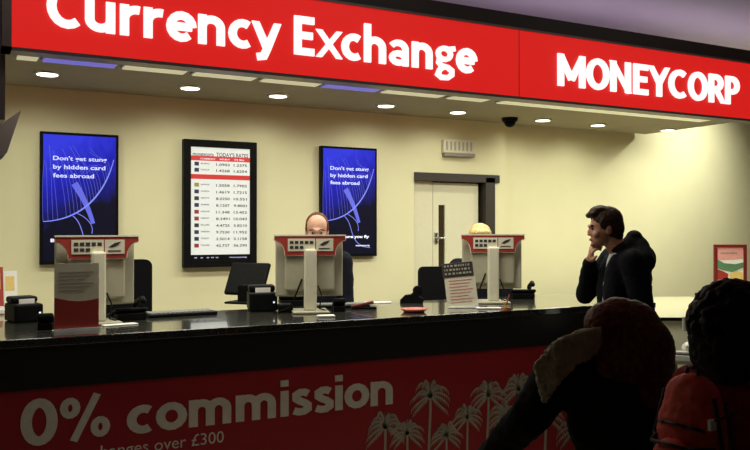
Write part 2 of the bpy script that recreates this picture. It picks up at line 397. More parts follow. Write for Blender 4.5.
# ------------------------------------------------------------------ screens on the back wall
def arc_strip(b, pts, wds, y):
    vs = []
    for i, (x, z) in enumerate(pts):
        a = Vector(pts[max(0, i - 1)]); c = Vector(pts[min(len(pts) - 1, i + 1)]); d = (c - a).normalized(); n = Vector((-d.y, d.x)) * wds[i] / 2
        vs.append((b.verts.new((x + n.x, y, z + n.y)), b.verts.new((x - n.x, y, z - n.y))))
    for i in range(len(vs) - 1): b.faces.new((vs[i][0], vs[i][1], vs[i + 1][1], vs[i + 1][0]))
def bez(p0, p1, p2, p3, n=24):
    return [tuple((1 - t) ** 3 * Vector(p0) + 3 * (1 - t) ** 2 * t * Vector(p1) + 3 * (1 - t) * t * t * Vector(p2) + t ** 3 * Vector(p3)) for t in [i / n for i in range(n + 1)]]
def screen_mat():
    m = bpy.data.materials.new('advert_glow'); m.use_nodes = True; nt = m.node_tree; bs = nt.nodes['Principled BSDF']
    bs.inputs['Base Color'].default_value = (0.005, 0.005, 0.01, 1); bs.inputs['Roughness'].default_value = .5; bs.inputs['Specular IOR Level'].default_value = .1
    tc = nt.nodes.new('ShaderNodeTexCoord'); sp = nt.nodes.new('ShaderNodeSeparateXYZ'); nt.links.new(tc.outputs['Generated'], sp.inputs[0])
    n = nt.nodes.new('ShaderNodeTexNoise'); n.inputs['Scale'].default_value = 5; n.inputs['Distortion'].default_value = 2.0; nt.links.new(tc.outputs['Generated'], n.inputs['Vector'])
    a = nt.nodes.new('ShaderNodeMath'); a.operation = 'MULTIPLY_ADD'; a.inputs[1].default_value = -.28; nt.links.new(sp.outputs['X'], a.inputs[0]); nt.links.new(sp.outputs['Z'], a.inputs[2])
    c = nt.nodes.new('ShaderNodeMath'); c.operation = 'MULTIPLY_ADD'; c.inputs[1].default_value = .30; nt.links.new(n.outputs['Fac'], c.inputs[0]); nt.links.new(a.outputs[0], c.inputs[2])
    r = nt.nodes.new('ShaderNodeValToRGB'); e = r.color_ramp.elements
    e[0].position = .38; e[0].color = (0.001, 0.001, 0.008, 1); e[1].position = 1.05; e[1].color = (0.03, 0.04, 0.72, 1)
    q = r.color_ramp.elements.new(.50); q.color = (0.006, 0.006, 0.14, 1); q = r.color_ramp.elements.new(.72); q.color = (0.010, 0.011, 0.45, 1)
    nt.links.new(c.outputs[0], r.inputs['Fac']); nt.links.new(r.outputs['Color'], bs.inputs['Emission Color']); bs.inputs['Emission Strength'].default_value = 1.0
    return m
M['advert_glow'] = screen_mat()
mk('glow_line', (0.1, 0.1, 0.3), .5, emit=(0.16, 0.22, 0.95), es=.9)
mk('glow_line_faint', (0.1, 0.1, 0.3), .5, emit=(0.04, 0.07, 0.62), es=.9)
mk('glow_white', (0.5, 0.5, 0.5), .5, emit=(0.75, 0.80, 1.0), es=.95)
mk('glow_text', (0.5, 0.5, 0.5), .5, emit=(0.38, 0.46, 1.0), es=.95)
def advert(px0, px1, py0, py1, label, textred=False):
    a = P(px0, py0, WALLV - .06); c = P(px1, py0, WALLV - .06); lo = P((px0 + px1) / 2, py1, WALLV - .06)
    hi = P((px0 + px1) / 2, py0, WALLV - .06)
    W, H = c.x - a.x, hi.z - lo.z
    t = thing('advert_screen', label, 'screen', (a.x, WALLV, lo.z), 0, 'portrait advert screens')
    e = .022
    b = B(); box(b, 0, W, -.06, -.01, 0, H, .004); obj('bezel', b, 'black_plastic', t)
    b = B(); box(b, W * .3, W * .7, -.012, 0, H * .3, H * .7); obj('wall_mount', b, 'metal', t)
    b = B(); box(b, e, W - e, -.063, -.058, e, H - e); d = obj('display', b, 'advert_glow', t)
    b = B(); X = lambda f: e + (W - 2 * e) * f; Z = lambda f: e + (H - 2 * e) * f
    big = bez((X(.0), Z(.315)), (X(.55), Z(.33)), (X(.85), Z(.55)), (X(.97), Z(.82)))
    arc_strip(b, big, [.006 + .006 * math.sin(math.pi * i / 24) for i in range(25)], -.0642)
    arc_strip(b, bez((X(.4), Z(.36)), (X(.6), Z(.28)), (X(.45), Z(.08)), (X(.9), Z(.06))), [.006] * 25, -.0643)
    arc_strip(b, bez((X(.46), Z(.38)), (X(.6), Z(.35)), (X(.7), Z(.28)), (X(.66), Z(.22))), [.005] * 25, -.0643)
    obj('glowing_curve', b, 'glow_line', d)
    b = B(); rr = random.Random(3)
    for k in range(20):
        f = .03 + k * .045; q = big[min(24, int(f * 24))]; sx = X(-.02 + f * .75 + rr.uniform(-.03, .03)); 
        if q[0] > W - e: continue
        arc_strip(b, bez((max(X(.02), sx), Z(.93 - rr.random() * .25)), (sx * .5 + q[0] * .5, Z(.8)), (q[0] - .01, q[1] + .15), (q[0], q[1])), [.0025] * 25, -.0639)
    arc_strip(b, bez((X(.42), Z(.62)), (X(.5), Z(.55)), (X(.6), Z(.45)), (X(.68), Z(.30))), [.055 - .001 * i for i in range(25)], -.0638)
    obj('fine_ray', b, 'glow_line_faint', d)
    for k, (s, wf) in enumerate((("Don't get stung", .74), ('by hidden card', .72), ('fees abroad', .56))):
        b = B(); text_bm(b, s, X(.13), Z(.80 - k * .068), (W - 2 * e) * wf, .034, y=-.0635, thick=.001, bold=.02)
        obj('lettering', b, 'glow_text', d)
    b = B(); text_bm(b, 'Buy before you fly', X(.10), Z(.155), (W - 2 * e) * .78, .026, y=-.0635, thick=.001, bold=.03); obj('lettering', b, 'glow_white', d); b = B()
    text_bm(b, 'moneycorp', X(.62), Z(.075), (W - 2 * e) * .27, .016, y=-.0635, thick=.001, bold=.02)
    obj('lettering', b, 'glow_white', d)
advert(40, 118.5, 133, 264, 'portrait screen with glowing blue advert behind the left monitor, left of the rates board')
advert(321, 377, 147, 256.5, 'portrait screen with glowing blue advert behind the balding man, left of the door')
# rates board
mk('board_glow', (0.5, 0.5, 0.5), .3, emit=(0.66, 0.72, 0.66), es=.62)
mk('board_red', (0.3, 0.02, 0.02), .3, emit=(0.50, 0.025, 0.02), es=.8)
mk('board_ink', (0.03, 0.03, 0.03), .5)
mk('flag_blue', (0.02, 0.03, 0.10), .5); mk('flag_red', (0.35, 0.03, 0.03), .5); mk('flag_yellow', (0.4, 0.3, 0.05), .5)
a = P(184, 140, WALLV - .08); c = P(257, 140, WALLV - .08); hi = P(220, 140.5, WALLV - .08).z; lo = P(220, 267, WALLV - .08).z
W, H = c.x - a.x, hi - lo
t = thing('rates_board', 'black framed portrait screen listing exchange rates with two red bands', 'screen', (a.x, WALLV, lo))
b = B(); e1 = .06
box(b, 0, e1, -.08, -.01, 0, H, .003); box(b, W - e1, W, -.08, -.01, 0, H, .003); box(b, e1, W - e1, -.08, -.01, H - e1, H, .003); box(b, e1, W - e1, -.08, -.01, 0, e1, .003); box(b, e1, W - e1, -.05, -.01, e1, H - e1)
obj('frame', b, 'black_plastic', t)
b = B(); box(b, W * .3, W * .7, -.012, 0, H * .3, H * .7); obj('wall_mount', b, 'metal', t)
e2 = .062
b = B(); box(b, e2, W - e2, -.066, -.05, e2 + .045, H - e2); d = obj('display', b, 'board_glow', t)
dw, dz0, dz1 = W - 2 * e2, e2 + .045, H - e2
b = B(); box(b, e2, W - e2, -.066, -.05, e2, e2 + .045); f = obj('footer_strip', b, 'black_plastic', t)
b = B(); text_bm(b, 'o  o  o o o', e2 + .03, e2 + .015, dw * .4, .014, y=-.066, thick=.001); obj('page_dots', b, 'glow_text', f); b = B(); text_bm(b, 'moneycorp', e2 + dw * .65, e2 + .015, dw * .3, .012, y=-.066, thick=.001); obj('lettering', b, 'glow_text', f)
dh = dz1 - dz0
b = B(); text_bm(b, "moneycorp  TODAY'S RATES", e2 + .015, dz1 - .075, dw - .03, .034, y=-.066, thick=.001, bold=.01)
rows = [dz1 - .155 - k * .052 for k in range(2)] + [dz1 - .155 - (3.1 + k) * .0575 for k in range(10)]
names = ['EURO', 'US DOLLAR', 'AUSTRALIA', 'CANADA', 'CROATIA', 'DENMARK', 'HONG KONG', 'NORWAY', 'POLAND', 'SWEDEN', 'TURKEY', 'THAILAND']
rates = [('1.0903', '1.2375'), ('1.4268', '1.6254'), ('1.5058', '1.7902'), ('1.4619', '1.7215'), ('8.0250', '10.551'), ('8.1207', '9.8001'), ('11.348', '13.452'), ('8.3491', '10.043'), ('4.4725', '5.8210'), ('9.7530', '11.952'), ('2.5014', '3.1158'), ('42.737', '56.290')]
for z, nme, (r1, r2) in zip(rows, names, rates):
    obj('lettering', b, 'board_ink', d); b = B()
    text_bm(b, nme, e2 + .085, z + .010, .075, .012, y=-.066, thick=.001, bold=.01); obj('lettering', b, 'board_ink', d); b = B()
    text_bm(b, r1, e2 + dw * .42, z, dw * .23, .022, y=-.066, thick=.001, bold=.015); obj('lettering', b, 'board_ink', d); b = B()
    text_bm(b, r2, e2 + dw * .72, z, dw * .23, .022, y=-.066, thick=.001, bold=.015)
obj('lettering', b, 'board_ink', d)
for z0 in (dz1 - .115, rows[1] - .065):
    b = B(); box(b, e2, W - e2, -.068, -.066, z0, z0 + .04); rb = obj('red_band', b, 'board_red', d)
b = B(); text_bm(b, 'CURRENCY     WE BUY     WE SELL', e2 + .08, dz1 - .105, dw * .75, .014, y=-.068, thick=.001); obj('lettering', b, 'glow_white', d)
for i, z in enumerate(rows):
    b = B(); box(b, e2 + .03, e2 + .068, -.068, -.066, z - .004, z + .028); obj('flag', b, ['flag_blue', 'flag_blue', 'flag_yellow', 'flag_blue', 'board_ink', 'flag_blue', 'flag_red', 'flag_red', 'board_ink', 'flag_blue', 'flag_blue', 'flag_red'][i], d)

# ------------------------------------------------------------------ the counter
CF, CB, CT = 3.99, 4.85, 1.10
CR = 4.33; CL = -1.5
ct = thing('service_counter', 'long black-topped currency counter with red front and white palm print', 'counter', (0, 0, 0))
b = B(); box(b, CL, CR, CF, CB, CT - .04, CT, .004); obj('worktop', b, 'granite', ct)
b = B(); box(b, CL, CR - .01, CF + .012, CF + .05, .863, CT - .04); obj('black_fascia', b, 'black_fascia', ct)
b = B(); box(b, CL, CR - .02, CF + .02, CF + .06, .1, .863); fp = obj('front_panel', b, 'front_red', ct)
b = B(); box(b, CL, CR - .03, CF + .05, CF + .07, 0, .1); obj('plinth', b, 'black_fascia', ct)
b = B(); box(b, CR - .04, CR - .01, CF + .06, CB - .02, 0, CT - .04); box(b, CL, CL + .03, CF + .06, CB - .02, 0, CT - .04); box(b, 1.9, 1.93, CF + .06, CB - .02, 0, CT - .04); obj('end_panel', b, 'black_fascia', ct)
fy = CF + .02
def FU(px): return P(px, 0, fy).x
def FZ(px, py): return P(px, py, fy).z
b = B()
zb0 = FZ(50, 445)
text_heavy(b, '0%', FU(22), .603, FU(112) - FU(22), .215, fy, .004, .20)
obj('lettering', b, 'front_text', fp); b = B()
text_heavy(b, 'commission', FU(128), .603, FU(394) - FU(128), .19, fy, .004, .20)
obj('lettering', b, 'front_text', fp); b = B()
text_bm(b, 'on exchanges over £300', FU(48), .508, FU(224) - FU(48), .062, y=fy, thick=.002, bold=.0)
obj('lettering', b, 'front_text', fp)
def palm(cx, cz, r, seed):
    rr = random.Random(seed); b = B(); y = fy - .0015 - seed * .00012
    n = 13
    for k in range(n):
        a = math.pi * (-.18 + 1.36 * k / (n - 1)) + rr.uniform(-.06, .06); L = r * rr.uniform(.85, 1.1)
        ex, ez = cx + math.cos(a) * L, cz + math.sin(a) * L * .8 - r * .22
        mx, mz = cx + math.cos(a) * L * .55, cz + math.sin(a) * L * .9 + r * .12
        pts = bez((cx, cz), ((cx + mx) / 2, (cz + mz) / 2 + r * .1), (mx, mz), (ex, ez), 10)
        arc_strip(b, pts, [.010] + [r * .085] * 8 + [.008, .002], y)
        for i in range(2, 11):
            x, z = pts[i]; dx = math.copysign(.3, math.cos(a)) if abs(math.cos(a)) > .1 else 0
            arc_strip(b, [(x, z), (x + dx * r * .22, z - r * .22)], [r * .05, .001], y - .0001)
    arc_strip(b, bez((cx, cz), (cx + r * .05, cz - r * .7), (cx - r * .05, cz - r * 1.2), (cx + rr.uniform(-.1, .1) * r, max(.12, cz - r * 3)), 10), [r * .12] * 11, y + .0001)
    o = obj('palm_print', b, 'front_palm', fp)
    return o
for i, (px, py, rp) in enumerate([(430, 397, 20), (385, 428, 19), (407, 434, 17), (467, 418, 16), (488, 396, 19), (518, 390, 19), (503, 418, 18), (545, 415, 22), (575, 430, 20), (446, 436, 16)]):
    zc = P(px, py, fy); k = (zc.y * math.cos(YAW) + zc.x * math.sin(YAW)) / F
    palm(zc.x, zc.z, rp * k * 1.15, i + 1)

# ------------------------------------------------------------------ till monitors
def monitor(px, v, rotz, label, hang=True):
    p = P(px, 230, v); t = thing('desk_monitor', label, 'monitor', (p.x, v, CT), rotz, 'till monitors with header boards')
    b = B(); box(b, -.205, .205, 0, .035, .095, .445, .008); box(b, -.15, .15, -.03, .0, .13, .36, .012); pan = obj('display_panel', b, 'beige_plastic', t)
    b = B(); box(b, -.195, .195, .034, .037, .105, .435); obj('display', b, 'black_plastic', pan)
    b = B(); box(b, -.038, .038, -.075, -.03, .012, .385, .012); obj('neck', b, 'cream', t)
    b = B(); box(b, -.11, .11, -.13, .10, 0, .014, .005); obj('base', b, 'beige_plastic', t)
    b = B(); tube(b, [(.05, -.035, .16), (.07, -.06, .10), (.05, -.09, .03), (.10, -.06, .012)], .004); obj('cable', b, 'black_plastic', t)
    b = B(); tube(b, [(-.05, -.03, .2), (-.09, -.05, .1), (-.13, -.06, .03), (-.18, -.03, .01), (-.22, -.08, .008)], .005); obj('cable', b, 'black_plastic', t)
    b = B(); box(b, -.19, -.10, -.02, .09, 0, .05, .01); obj('power_brick', b, 'black_plastic', t)
    # header board
    b = B(); prof = [(-.215, .465), (-.215, .452)]
    for k in range(9):
        a = k / 8 * math.pi / 2; prof.append((-.215 + .065 * math.sin(a) * 1.0 + .0 , .36 + .09 * math.cos(a) - .012))
    prof += [(-x, z) for x, z in prof[::-1]]
    prism(b, prof, -.045, -.031); hd = obj('header_board', b, 'print_red', t)
    b = B(); prism(b, [(-.218, .472), (-.218, .463), (.218, .463), (.218, .472)], -.048, -.028)
    rim = prof[1:-1]
    for i in range(len(rim) - 1):
        (x0, z0), (x1, z1) = rim[i], rim[i + 1]
        if (x1 - x0) ** 2 + (z1 - z0) ** 2 > 1e-6: cyl(b, (x0, -.04, z0), (x1, -.04, z1), .005, .005, 6)
    obj('rim', b, 'cream', hd)
    for x0, x1 in ((-.135, .03), (.036, .14)):
        b = B(); box(b, x0, x1, -.048, -.045, .372, .448); cd = obj('notice', b, 'cream', hd)
        b = B()
        if x0 < 0:
            for r in range(2):
                for k in range(5):
                    if r == 1 and k in (3, 4): continue
                    box(b, x0 + .012 + k * .030, x0 + .034 + k * .030, -.0495, -.048, .416 - r * .03, .434 - r * .03)
        else:
            arc = [(x0 + .02, .41), (x0 + .05, .43), (x0 + .085, .438), (x0 + .07, .42), (x0 + .04, .405)]
            prism(b, arc, -.0495, -.048); box(b, x0 + .015, x1 - .02, -.0495, -.048, .385, .391)
        obj('printed_mark', b, 'print_black', cd)
    return t
monitor(96, 4.5, R(4), 'beige till monitor behind the red and cream leaflet, left end')
monitor(309.5, 4.5, R(-18), 'beige till monitor in front of the balding man, in the middle')
monitor(492, 4.5, R(-28), 'beige till monitor hiding the blond person, right of the price card')

# ------------------------------------------------------------------ chairs
def chair(px, v, rotz, top, label):
    p = P(px, 0, v); t = thing('office_chair', label, 'chair', (p.x, v, 0), rotz, 'black counter chairs')
    b = B(); box(b, -.22, .22, -.21, .21, top - .60, top - .53, .03); obj('seat', b, 'black_fabric', t)
    b = B(); pr = [(sx * (.14 + .05 * math.cos(a)), (top - .05 if sz > 0 else top - .37) + .05 * sz * math.sin(a)) for sx, sz, a in [(1, 1, k * math.pi / 12) for k in range(7)] + [(-1, 1, k * math.pi / 12) for k in range(6, -1, -1)] + [(-1, -1, k * math.pi / 12) for k in range(7)] + [(1, -1, k * math.pi / 12) for k in range(6, -1, -1)]]; prism(b, pr, -.25, -.20); obj('backrest', b, 'black_fabric', t)
    b = B(); tube(b, [(0, -.0, top - .61), (0, -.2, top - .59), (0, -.26, top - .45), (0, -.26, top - .2)], .016); obj('back_bar', b, 'black_plastic', t)
    b = B(); cyl(b, (0, 0, .12), (0, 0, top - .6), .025); obj('gas_column', b, 'black_plastic', t)
    for k in range(5):
        a = 2 * math.pi * k / 5; q = Vector((math.cos(a) * .27, math.sin(a) * .27, .075))
        b = B(); cap(b, (0, 0, .13), q, .024, .015); lg = obj('leg', b, 'black_plastic', t)
        b = B(); cyl(b, q + Vector((-.012, 0, -.047)), q + Vector((.012, 0, -.047)), .028); obj('caster', b, 'black_plastic', lg)
    return t
chair(131, 5.35, R(180 + 2), 1.40, 'black office chair showing right of the left monitor')
chair(446, 6.0, R(180 - 15), 1.265, 'black office chair in front of the door, left of the price card')

# ------------------------------------------------------------------ counter-top things
def on(px, py, z=CT):
    """point on the worktop seen at px,py"""
    zc = (EYE - z) * F / (py - HOR); return Q(px, zc, z)
# A4 leaflet holder
p = on(77, 331); t = thing('leaflet_holder', 'upright leaflet in clear holder, cream top and red bottom, at counter edge', 'leaflet', p, R(3))
b = B(); box(b, -.108, .108, -.01, .055, 0, .006, .002); prism(b, [(-.108, .0), (.108, 0), (.108, .015), (-.108, .015)], -.01, -.004); obj('holder', b, 'acrylic', t)
b = B(); box(b, -.105, .105, .0, .004, .006, .335); lf = obj('leaflet', b, 'cream', t)
b = B(); pr = [(-.105, .008), (.105, .008), (.105, .158)] + [(.105 - .21 * k / 10, .158 + .006 * (2 * k / 10) - .016 * math.sin(math.pi * k / 10)) for k in range(1, 11)]
prism(b, pr, -.0015, 0); obj('red_field', b, 'print_red', lf)
b = B()
for k in range(6): box(b, -.085, .08 - (k % 3) * .02, -.001, 0, .29 - k * .018, .293 - k * .018)
obj('printed_line', b, 'print_grey', lf)
# receipt printers
def printer(p, rz, label, s=1.0):
    t = thing('receipt_printer', label, 'printer', p, rz, 'black receipt printers')
    b = B(); box(b, -.075 * s, .075 * s, -.1 * s, .1 * s, 0, .10 * s, .012); bd = obj('body', b, 'black_plastic', t)
    b = B(); box(b, -.07 * s, .07 * s, -.02 * s, .095 * s, .10 * s, .135 * s, .012); obj('lid', b, 'black_plastic', t)
    b = B(); box(b, -.04 * s, .04 * s, -.055 * s, -.05 * s, .095 * s, .125 * s); obj('paper_slip', b, 'white_paper', t)
    b = B(); cyl(b, (.055 * s, -.101 * s, .05 * s), (.055 * s, -.098 * s, .05 * s), .006); obj('button', b, 'glow_white', t)
    return t
printer(on(24, 321), R(12), 'black receipt printer nearest the left end of the counter')
printer(on(262, 310), R(-15), 'black receipt printer on the counter left of the middle monitor', 1.15)
# pin pads
def pinpad(p, rz, label, m='black_plastic'):
    t = thing('card_terminal', label, 'card terminal', p, rz, 'card terminals on the counter')
    Mx = Matrix.Rotation(R(25), 4, 'X')
    b = B(); box(b, -.04, .04, -.08, .08, .03, .06, .01, Mx); box(b, -.035, .035, -.05, .05, 0, .035, .005); bd = obj('body', b, m, t)
    b = B(); box(b, -.03, .03, .025, .065, .0605, .062, 0, Mx); obj('display', b, 'grey_plastic', bd)
    b = B()
    for i in range(3):
        for j in range(4): box(b, -.028 + i * .02, -.013 + i * .02, -.07 + j * .02, -.057 + j * .02, .0605, .065, 0, Mx)
    obj('keypad', b, 'grey_plastic', bd); return t
pinpad(on(46, 329), R(170), 'black card terminal between the left receipt printer and leaflet')
pinpad(on(339, 311), R(160), 'black card terminal right of the middle monitor neck')
# telephones
def phone(p, rz, label, col='black_plastic'):
    t = thing('desk_phone', label, 'telephone', p, rz, 'desk telephones')
    Mx = Matrix.Rotation(R(14), 4, 'X')
    b = B(); box(b, -.09, .09, -.1, .1, .028, .05, .01, Mx); box(b, -.08, .08, .0, .09, 0, .04, .005); bd = obj('body', b, col, t)
    b = B(); tube(b, [(-.065, -.08, .07), (-.065, -.06, .085), (-.065, .05, .115), (-.065, .08, .105)], .017, 10); obj('handset', b, col, t)
    b = B()
    for i in range(3):
        for j in range(4): box(b, -.02 + i * .028, -.002 + i * .028, -.06 + j * .025, -.044 + j * .025, .049, .055, 0, Mx)
    obj('keypad', b, 'grey_plastic', bd)
    b = B(); pts = [(-.07 + .012 * math.cos(k * .9), -.1 - k * .0035, .025 + .01 * math.sin(k * .9)) for k in range(30)]; tube(b, pts, .003, 6); obj('cord', b, col, t)
    return t
phone(on(128, 319), R(185), 'black desk phone at the foot of the left monitor')
phone(on(292, 305), R(160), 'black desk phone half behind the neck of the middle monitor')
p = on(522, 298); phone(p, R(150), 'black desk phone at the right side of the right monitor')
# keyboards
def keyboard(p, rz, label):
    t = thing('keyboard', label, 'keyboard', p, rz, 'black keyboards')
    b = B(); box(b, -.2, .2, -.07, .07, 0, .018, .005); bd = obj('body', b, 'black_plastic', t)
    b = B()
    for i in range(15):
        for j in range(5): box(b, -.19 + i * .0255, -.17 + i * .0255, -.06 + j * .025, -.04 + j * .025, .018, .026)
    obj('keys', b, 'grey_plastic', bd)
keyboard(P(170, 0, 4.66) * Vector((1, 1, 0)) if False else Vector((P(181, 0, 4.68).x, 4.68, CT)), R(3), 'black keyboard flat on the counter right of the left monitor')
keyboard(Vector((P(338, 0, 4.68).x, 4.68, CT)), R(-16), 'black keyboard behind the middle monitor')
# tilted touch screen
p = on(262, 305); t = thing('touch_screen_till', 'black tilted screen with its back to us beside the rates board corner', 'till', p + Vector((-.05, .18, 0)), R(-50))
Mt = Matrix.Translation((0, 0, .13)) @ Matrix.Rotation(R(-28), 4, 'X')
b = B(); box(b, -.15, .15, -.015, .02, -.08, .16, .012, Mt); sc = obj('display_panel', b, 'black_plastic', t)
b = B(); box(b, -.135, .135, .02, .022, -.065, .145, 0, Mt); obj('display', b, 'black_plastic', sc)
b = B(); box(b, -.04, .04, -.05, .05, 0, .13, .01); obj('stand', b, 'black_plastic', t)
b = B(); box(b, -.11, .11, -.1, .1, 0, .015, .005); obj('base', b, 'black_plastic', t)
# tape dispenser + red dish near the door
p = on(411, 303); t = thing('tape_dispenser', 'black tape dispenser standing behind the small red dish', 'tape dispenser', p, R(-28))
b = B(); prism(b, [(-.075, 0), (.08, 0), (.085, .03), (.05, .05), (.075, .085), (.045, .10), (-.0, .06), (-.04, .055), (-.075, .02)], -.025, .025); obj('body', b, 'black_plastic', t)
b = B(); cyl(b, (.045, -.02, .085), (.045, .02, .085), .033, .033, 20); obj('tape_roll', b, 'black_plastic', t)
p = on(414, 312); t = thing('coin_dish', 'shallow reddish dish on the counter edge left of the price card', 'dish', p)
b = B(); n = 24
prof = [(0, .0), (.06, .0), (.085, .022), (.08, .022), (.058, .006), (0, .006)]
rings = []
for k in range(n):
    a = 2 * math.pi * k / n; rings.append([b.verts.new((r * math.cos(a), r * math.sin(a), z)) for r, z in prof])
for k in range(n):
    for i in range(len(prof) - 1):
        A, D = rings[k], rings[(k + 1) % n]
        b.faces.new((A[i], D[i], D[i + 1], A[i + 1]))
bmesh.ops.remove_doubles(b, verts=b.verts, dist=1e-5)
obj('bowl', b, 'dish_red', t, True)
# price card holder
p = on(464, 308); t = thing('price_card_stand', 'leaning white card with dark patterned header, left of the right monitor', 'card stand', p, R(-24))
Mt = Matrix.Rotation(R(-9), 4, 'X') @ Matrix.Rotation(R(-5), 4, 'Y')
b = B(); box(b, -.1, .1, -.02, .06, 0, .008, .002); obj('base', b, 'acrylic', t)
b = B(); box(b, -.105, .095, 0, .006, .008, .205, 0, Mt); bd = obj('card', b, 'cream', t)
b = B(); box(b, -.112, .088, -.004, .008, .205, .295, .002, Mt); hb = obj('header', b, 'print_black', t)
b = B(); rr = random.Random(5)
for r in range(3):
    x = -.1
    while x < .07:
        w_ = rr.uniform(.005, .018); box(b, x, x + w_, -.006, -.004, .220 + r * .025, .232 + r * .025, 0, Mt); x += w_ + rr.uniform(.006, .012)
obj('printed_mark', b, 'beige_plastic', hb)
b = B()
for r in range(8): box(b, -.08, .07 - (r % 3) * .015, -.002, 0, .18 - r * .02, .184 - r * .02, 0, Mt)
obj('printed_line', b, 'print_pink', bd)
# papers and small items
p = on(120, 325); b = B(); box(b, -.09, .09, -.03, .03, 0, .006, .002); o = obj('receipt_pad', b, 'white_paper'); o.location = p; o.rotation_euler = (0, 0, R(10)); tag(o, 'white paper pad lying right of the red leaflet', 'paper', 'papers on the counter')
p = on(490, 309); b = B(); box(b, -.085, .085, -.02, .02, 0, .01, .003); o = obj('receipt_pad', b, 'white_paper'); o.location = p; o.rotation_euler = (0, 0, R(-28)); tag(o, 'narrow white pad at the foot of the right monitor', 'paper', 'papers on the counter')
p = on(378, 303); b = B(); box(b, -.09, .09, -.03, .03, 0, .008, .002); o = obj('receipt_pad', b, 'white_paper'); o.location = p; o.rotation_euler = (0, 0, R(-20)); tag(o, 'white paper pad lying right of the middle monitor', 'paper', 'papers on the counter')
p = on(326, 317); b = B(); box(b, -.05, .05, -.03, .03, 0, .012, .003); o = obj('receipt_pad', b, 'white_paper'); o.location = p; o.rotation_euler = (0, 0, R(-15)); tag(o, 'small white pad before the middle monitor base', 'paper', 'papers on the counter')
p = on(506, 310.5); t = thing('pen_holder', 'small orange pen holder at the counter edge right of the price card', 'pen holder', p)
b = B(); cyl(b, (0, 0, 0), (0, 0, .02), .035, .03, 16); obj('base', b, 'wood_orange', t)
b = B(); cap(b, (0, 0, .02), (-.01, 0, .05), .010, .008); obj('holder', b, 'print_yellow', t)
b = B(); cap(b, (0, 0, .03), (.025, .0, .095), .005, .004); obj('pen', b, 'print_red', t)
p = on(364, 309); t = thing('stapler', 'dark red and black stapler on the counter right of the middle monitor', 'stapler', p, R(-20))
b = B(); box(b, -.08, .08, -.018, .018, 0, .014, .005); obj('base', b, 'black_plastic', t)
b = B(); box(b, -.078, .07, -.015, .015, .02, .04, .008, Matrix.Rotation(R(-12), 4, 'Y')); obj('arm', b, 'frame_red', t)
# black box on the counter end
p = Vector((P(652, 0, 4.16).x, 4.18, CT)); t = thing('coin_sorter', 'plain black box on the right end of the counter behind the customer', 'box', (CR - .085, 4.09, CT), R(-5))
b = B(); box(b, -.075, .075, -.08, .08, 0, .115, .004); obj('body', b, 'black_plastic', t)
b = B(); box(b, -.06, .06, -.06, .06, .115, .118); obj('lid', b, 'black_plastic', t)

# ------------------------------------------------------------------ left rear cabinet with leaflets
cx = P(22, 0, 6.35).x
t = thing('low_cabinet', 'low white cabinet against the back wall at the left edge', 'cabinet', (0, 0, 0))
b = B(); box(b, -.9, cx, 6.33, 6.76, .06, 1.0); obj('body', b, 'cream', t)
b = B(); box(b, -.92, cx + .01, 6.31, 6.765, 1.0, 1.03, .004); obj('top', b, 'white_paper', t)
for k in range(2):
    b = B(); x0 = -.88 + k * .68; box(b, x0, min(x0 + .64, cx - .02), 6.31, 6.33, .1, .97, .003); dd = obj('door', b, 'cream', t)
    b = B(); tube(b, [(x0 + .56, 6.31, .7), (x0 + .56, 6.29, .7), (x0 + .56, 6.29, .8), (x0 + .56, 6.31, .8)], .005); obj('handle', b, 'metal', dd)
for k, (px, wd, hh, m1, m2, lb) in enumerate([(-3, .095, .30, 'print_red', 'print_yellow', 'red and yellow leaflet on the low cabinet at the left edge'), (14, .09, .27, 'white_paper', 'print_yellow', 'white and yellow leaflet on the low cabinet, right of the red one')]):
    p = P(px, 0, 6.5); t = thing('leaflet_stand', lb, 'leaflet', (min(p.x, cx - .06), 6.5, 1.03), R(5), 'leaflets on the low cabinet')
    Mt = Matrix.Rotation(R(-10), 4, 'X')
    b = B(); box(b, -wd / 2, wd / 2, -.02, .06, 0, .008, .002); obj('base', b, 'acrylic', t)
    b = B(); box(b, -wd / 2, wd / 2, 0, .005, .005, hh, 0, Mt); l = obj('leaflet', b, m1, t)
    b = B(); box(b, -wd / 2 + .01, wd / 2 - .02, -.002, 0, hh * .45, hh * .85, 0, Mt); obj('picture', b, m2, l)
    b = B(); box(b, -wd / 2 + .02, wd / 2 - .03, -.002, 0, hh * .08, hh * .22, 0, Mt); obj('printed_mark', b, 'print_black', l)
# dark speaker hanging at left edge
p = P(0, 135, 4.6)
t = thing('hanging_television', 'dark tilted television hanging at the left edge under the sign', 'television', (p.x, 4.6, p.z), 0)
pt = [P(a, c, 4.6) - p for a, c in ((21, 110), (7, 152), (-34, 182), (-20, 138))]
b = B(); prism(b, [(q.x, q.z) for q in pt], 0, .40); obj('body', b, 'dark_trim', t)
e0, e1_ = pt[1], pt[2]; b = B(); prism(b, [(e0.x - .01, e0.z - .008), (e0.x - .01, e0.z - .003), (e1_.x + .01, e1_.z - .003), (e1_.x + .01, e1_.z - .008)], .03, .37); obj('display', b, 'black_plastic', t)
b = B(); cyl(b, (pt[3].x, .2, pt[3].z), (pt[3].x, .2, CEIL - p.z), .02); obj('mounting_pole', b, 'black_plastic', t)

